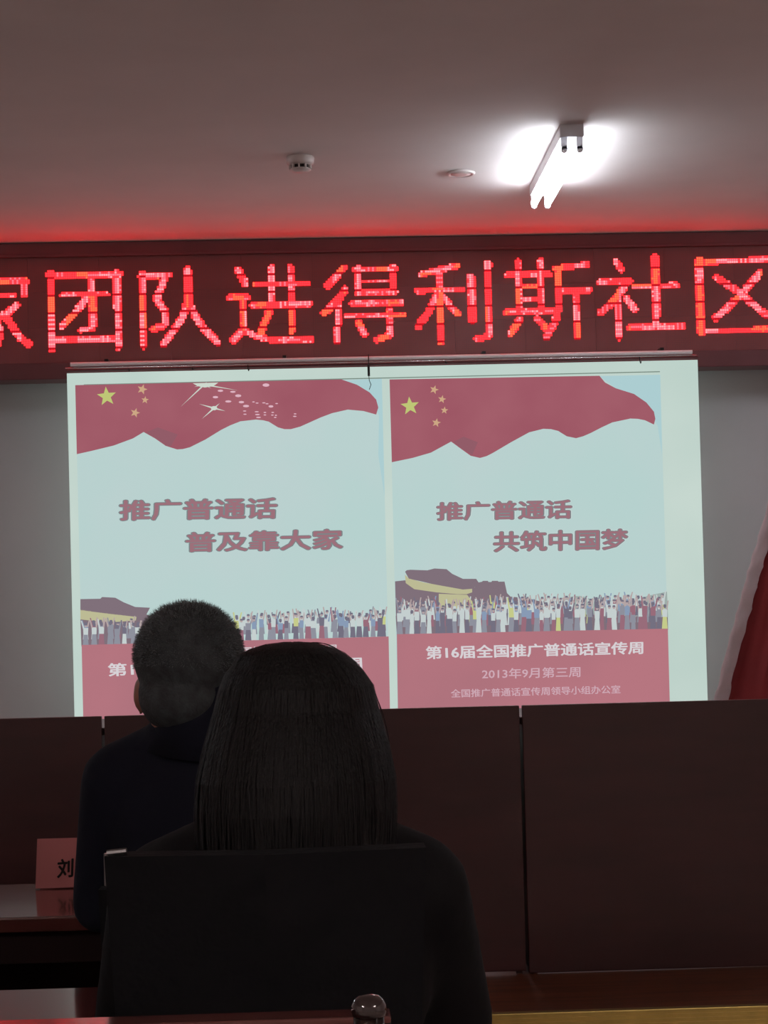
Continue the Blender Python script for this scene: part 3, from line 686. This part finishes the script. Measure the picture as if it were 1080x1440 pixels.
hs = obj('hair_stubble', bm, mat('top_lit_hair_tips', (112, 118, 120), .8, spec=.1), hair); hs['kind'] = 'stuff'  # tips paler than the grey hair: light from above put into their colour
# standing collar of the jacket
def collar(parent, jm, c, rx, ry, h_, tilt):
    bm = bmesh.new(); rr = []
    for (k, (s, z)) in enumerate(((1.12, -.02), (1.0, h_*.5), (.95, h_), (.88, h_), (.93, h_*.5), (1.0, -.02))):
        rr.append([bm.verts.new(Vector(c)+Vector((rx*s*math.sin(a), -ry*s*math.cos(a), z*(.70+.5*math.cos(a))+tilt*math.sin(a)*z))) for a in [(-.66+1.32*j/31)*PI for j in range(32)]])
    for i in range(6):
        a, b_ = rr[i], rr[(i+1) % 6]
        for j in range(31): bm.faces.new((a[j], a[j+1], b_[j+1], b_[j]))
    bm.faces.new([r[0] for r in rr]); bm.faces.new([r[-1] for r in rr][::-1])
    return obj('collar', bm, jm, parent, True)
collar(man, M['navy'], (HX*.4+.005, -.03, zs_m), .086, .080, .068, .5)

# --- woman with long black hair
wcx2 = at(405, 1150, WY).x
hw = at(418, 1030, WY); WX = hw.x-wcx2
zs_w = at(405, 1162, WY).z
roti = Matrix.Rotation(-.05, 4, 'X')
woman, wf = person(wcx2, WY, 'woman with long black hair and a black coat, seated nearest the camera', zs_w-.018, (WX, .0, hw.z-.018), (.070, .086, .106), roti, .205, (.188, .10, .785), (.13, .30, .760), M['black_coat'], female=True)
prof = [(905.5, 6), (908, 32), (914, 54), (922, 71), (932, 83), (945, 94), (965, 105), (995, 112), (1020, 119), (1050, 127), (1090, 135), (1130, 137), (1170, 136), (1230, 130), (1290, 122), (1350, 112), (1400, 98), (1425, 70)]
bm = bmesh.new(); rings = []; PR = []
for (py, hwid) in prof:
    cpx = 410 if py < 930 else (414 if py < 960 else 417)
    c = at(cpx, py, WY); pr = (at(cpx+hwid, py, WY)-c).x
    d = min(pr*1.05, .104)
    yc = -.015-max(0, min(.03, (py-1000)*.0003)); yfr = .082*min(1, hwid/60) if py < 960 else (.070 if py < 970 else (.030 if py < 1010 else .0))
    PR.append((c.x-wcx2, c.z, pr, d, yc, yfr))
    ring = [bm.verts.new((c.x-wcx2+pr*math.cos(a)*(1+.012*math.sin(a*23)), yc+(-d*math.sin(a) if math.sin(a) > 0 else -yfr*math.sin(a)), c.z)) for a in [2*PI*j/72 for j in range(72)]]
    rings.append(ring)
for a, b_ in zip(rings, rings[1:]):
    for j in range(72): bm.faces.new((a[j], a[(j+1) % 72], b_[(j+1) % 72], b_[j]))
bm.faces.new(rings[0]); bm.faces.new(rings[-1][::-1])
bmesh.ops.recalc_face_normals(bm, faces=bm.faces[:])
whair = obj('long_hair', bm, M['hair_black'], woman, True)
bm = bmesh.new(); rnd = random.Random(11)
for k in range(900):
    a = rnd.uniform(-.05, PI+.05); off = rnd.uniform(.000, .003); wv = rnd.uniform(0, 6); s0 = rnd.choice([0, 0, 1, 2]); s1 = rnd.randint(11, len(PR))
    pts = []
    for i in range(s0, s1):
        cx, z, pr, d, yc, yfr = PR[i]; aa = a+.03*math.sin(i*.6+wv)
        pts.append(Vector((cx+(pr+off)*math.cos(aa), yc-(d+off)*max(-.2, math.sin(aa)), z+off*(i < 4))))
    side = Vector((math.sin(a), math.cos(a), 0))*.0009
    vs = [(bm.verts.new(q-side), bm.verts.new(q+side)) for q in pts]
    for u, v in zip(vs, vs[1:]): bm.faces.new((u[0], u[1], v[1], v[0]))
# fly-away hairs over the crown
for (x0, y0, xm, ym, x1, y1) in ((392, 911, 430, 893, 480, 921), (400, 908, 440, 896, 470, 915), (425, 906, 462, 895, 492, 930), (440, 905, 470, 899, 500, 938), (515, 950, 535, 980, 541, 1030), (520, 960, 546, 1010, 549, 1060)):
    q = [Vector((x0, y0)).lerp(Vector((xm, ym)), s).lerp(Vector((xm, ym)).lerp(Vector((x1, y1)), s), s) for s in [i/14 for i in range(15)]]
    pts = [at(v.x, v.y, WY)-Vector((wcx2, WY, 0)) for v in q]
    tube(bm, pts, .00045, 4)
s = obj('loose_strands', bm, M['hair_black'], whair); s['kind'] = 'stuff'
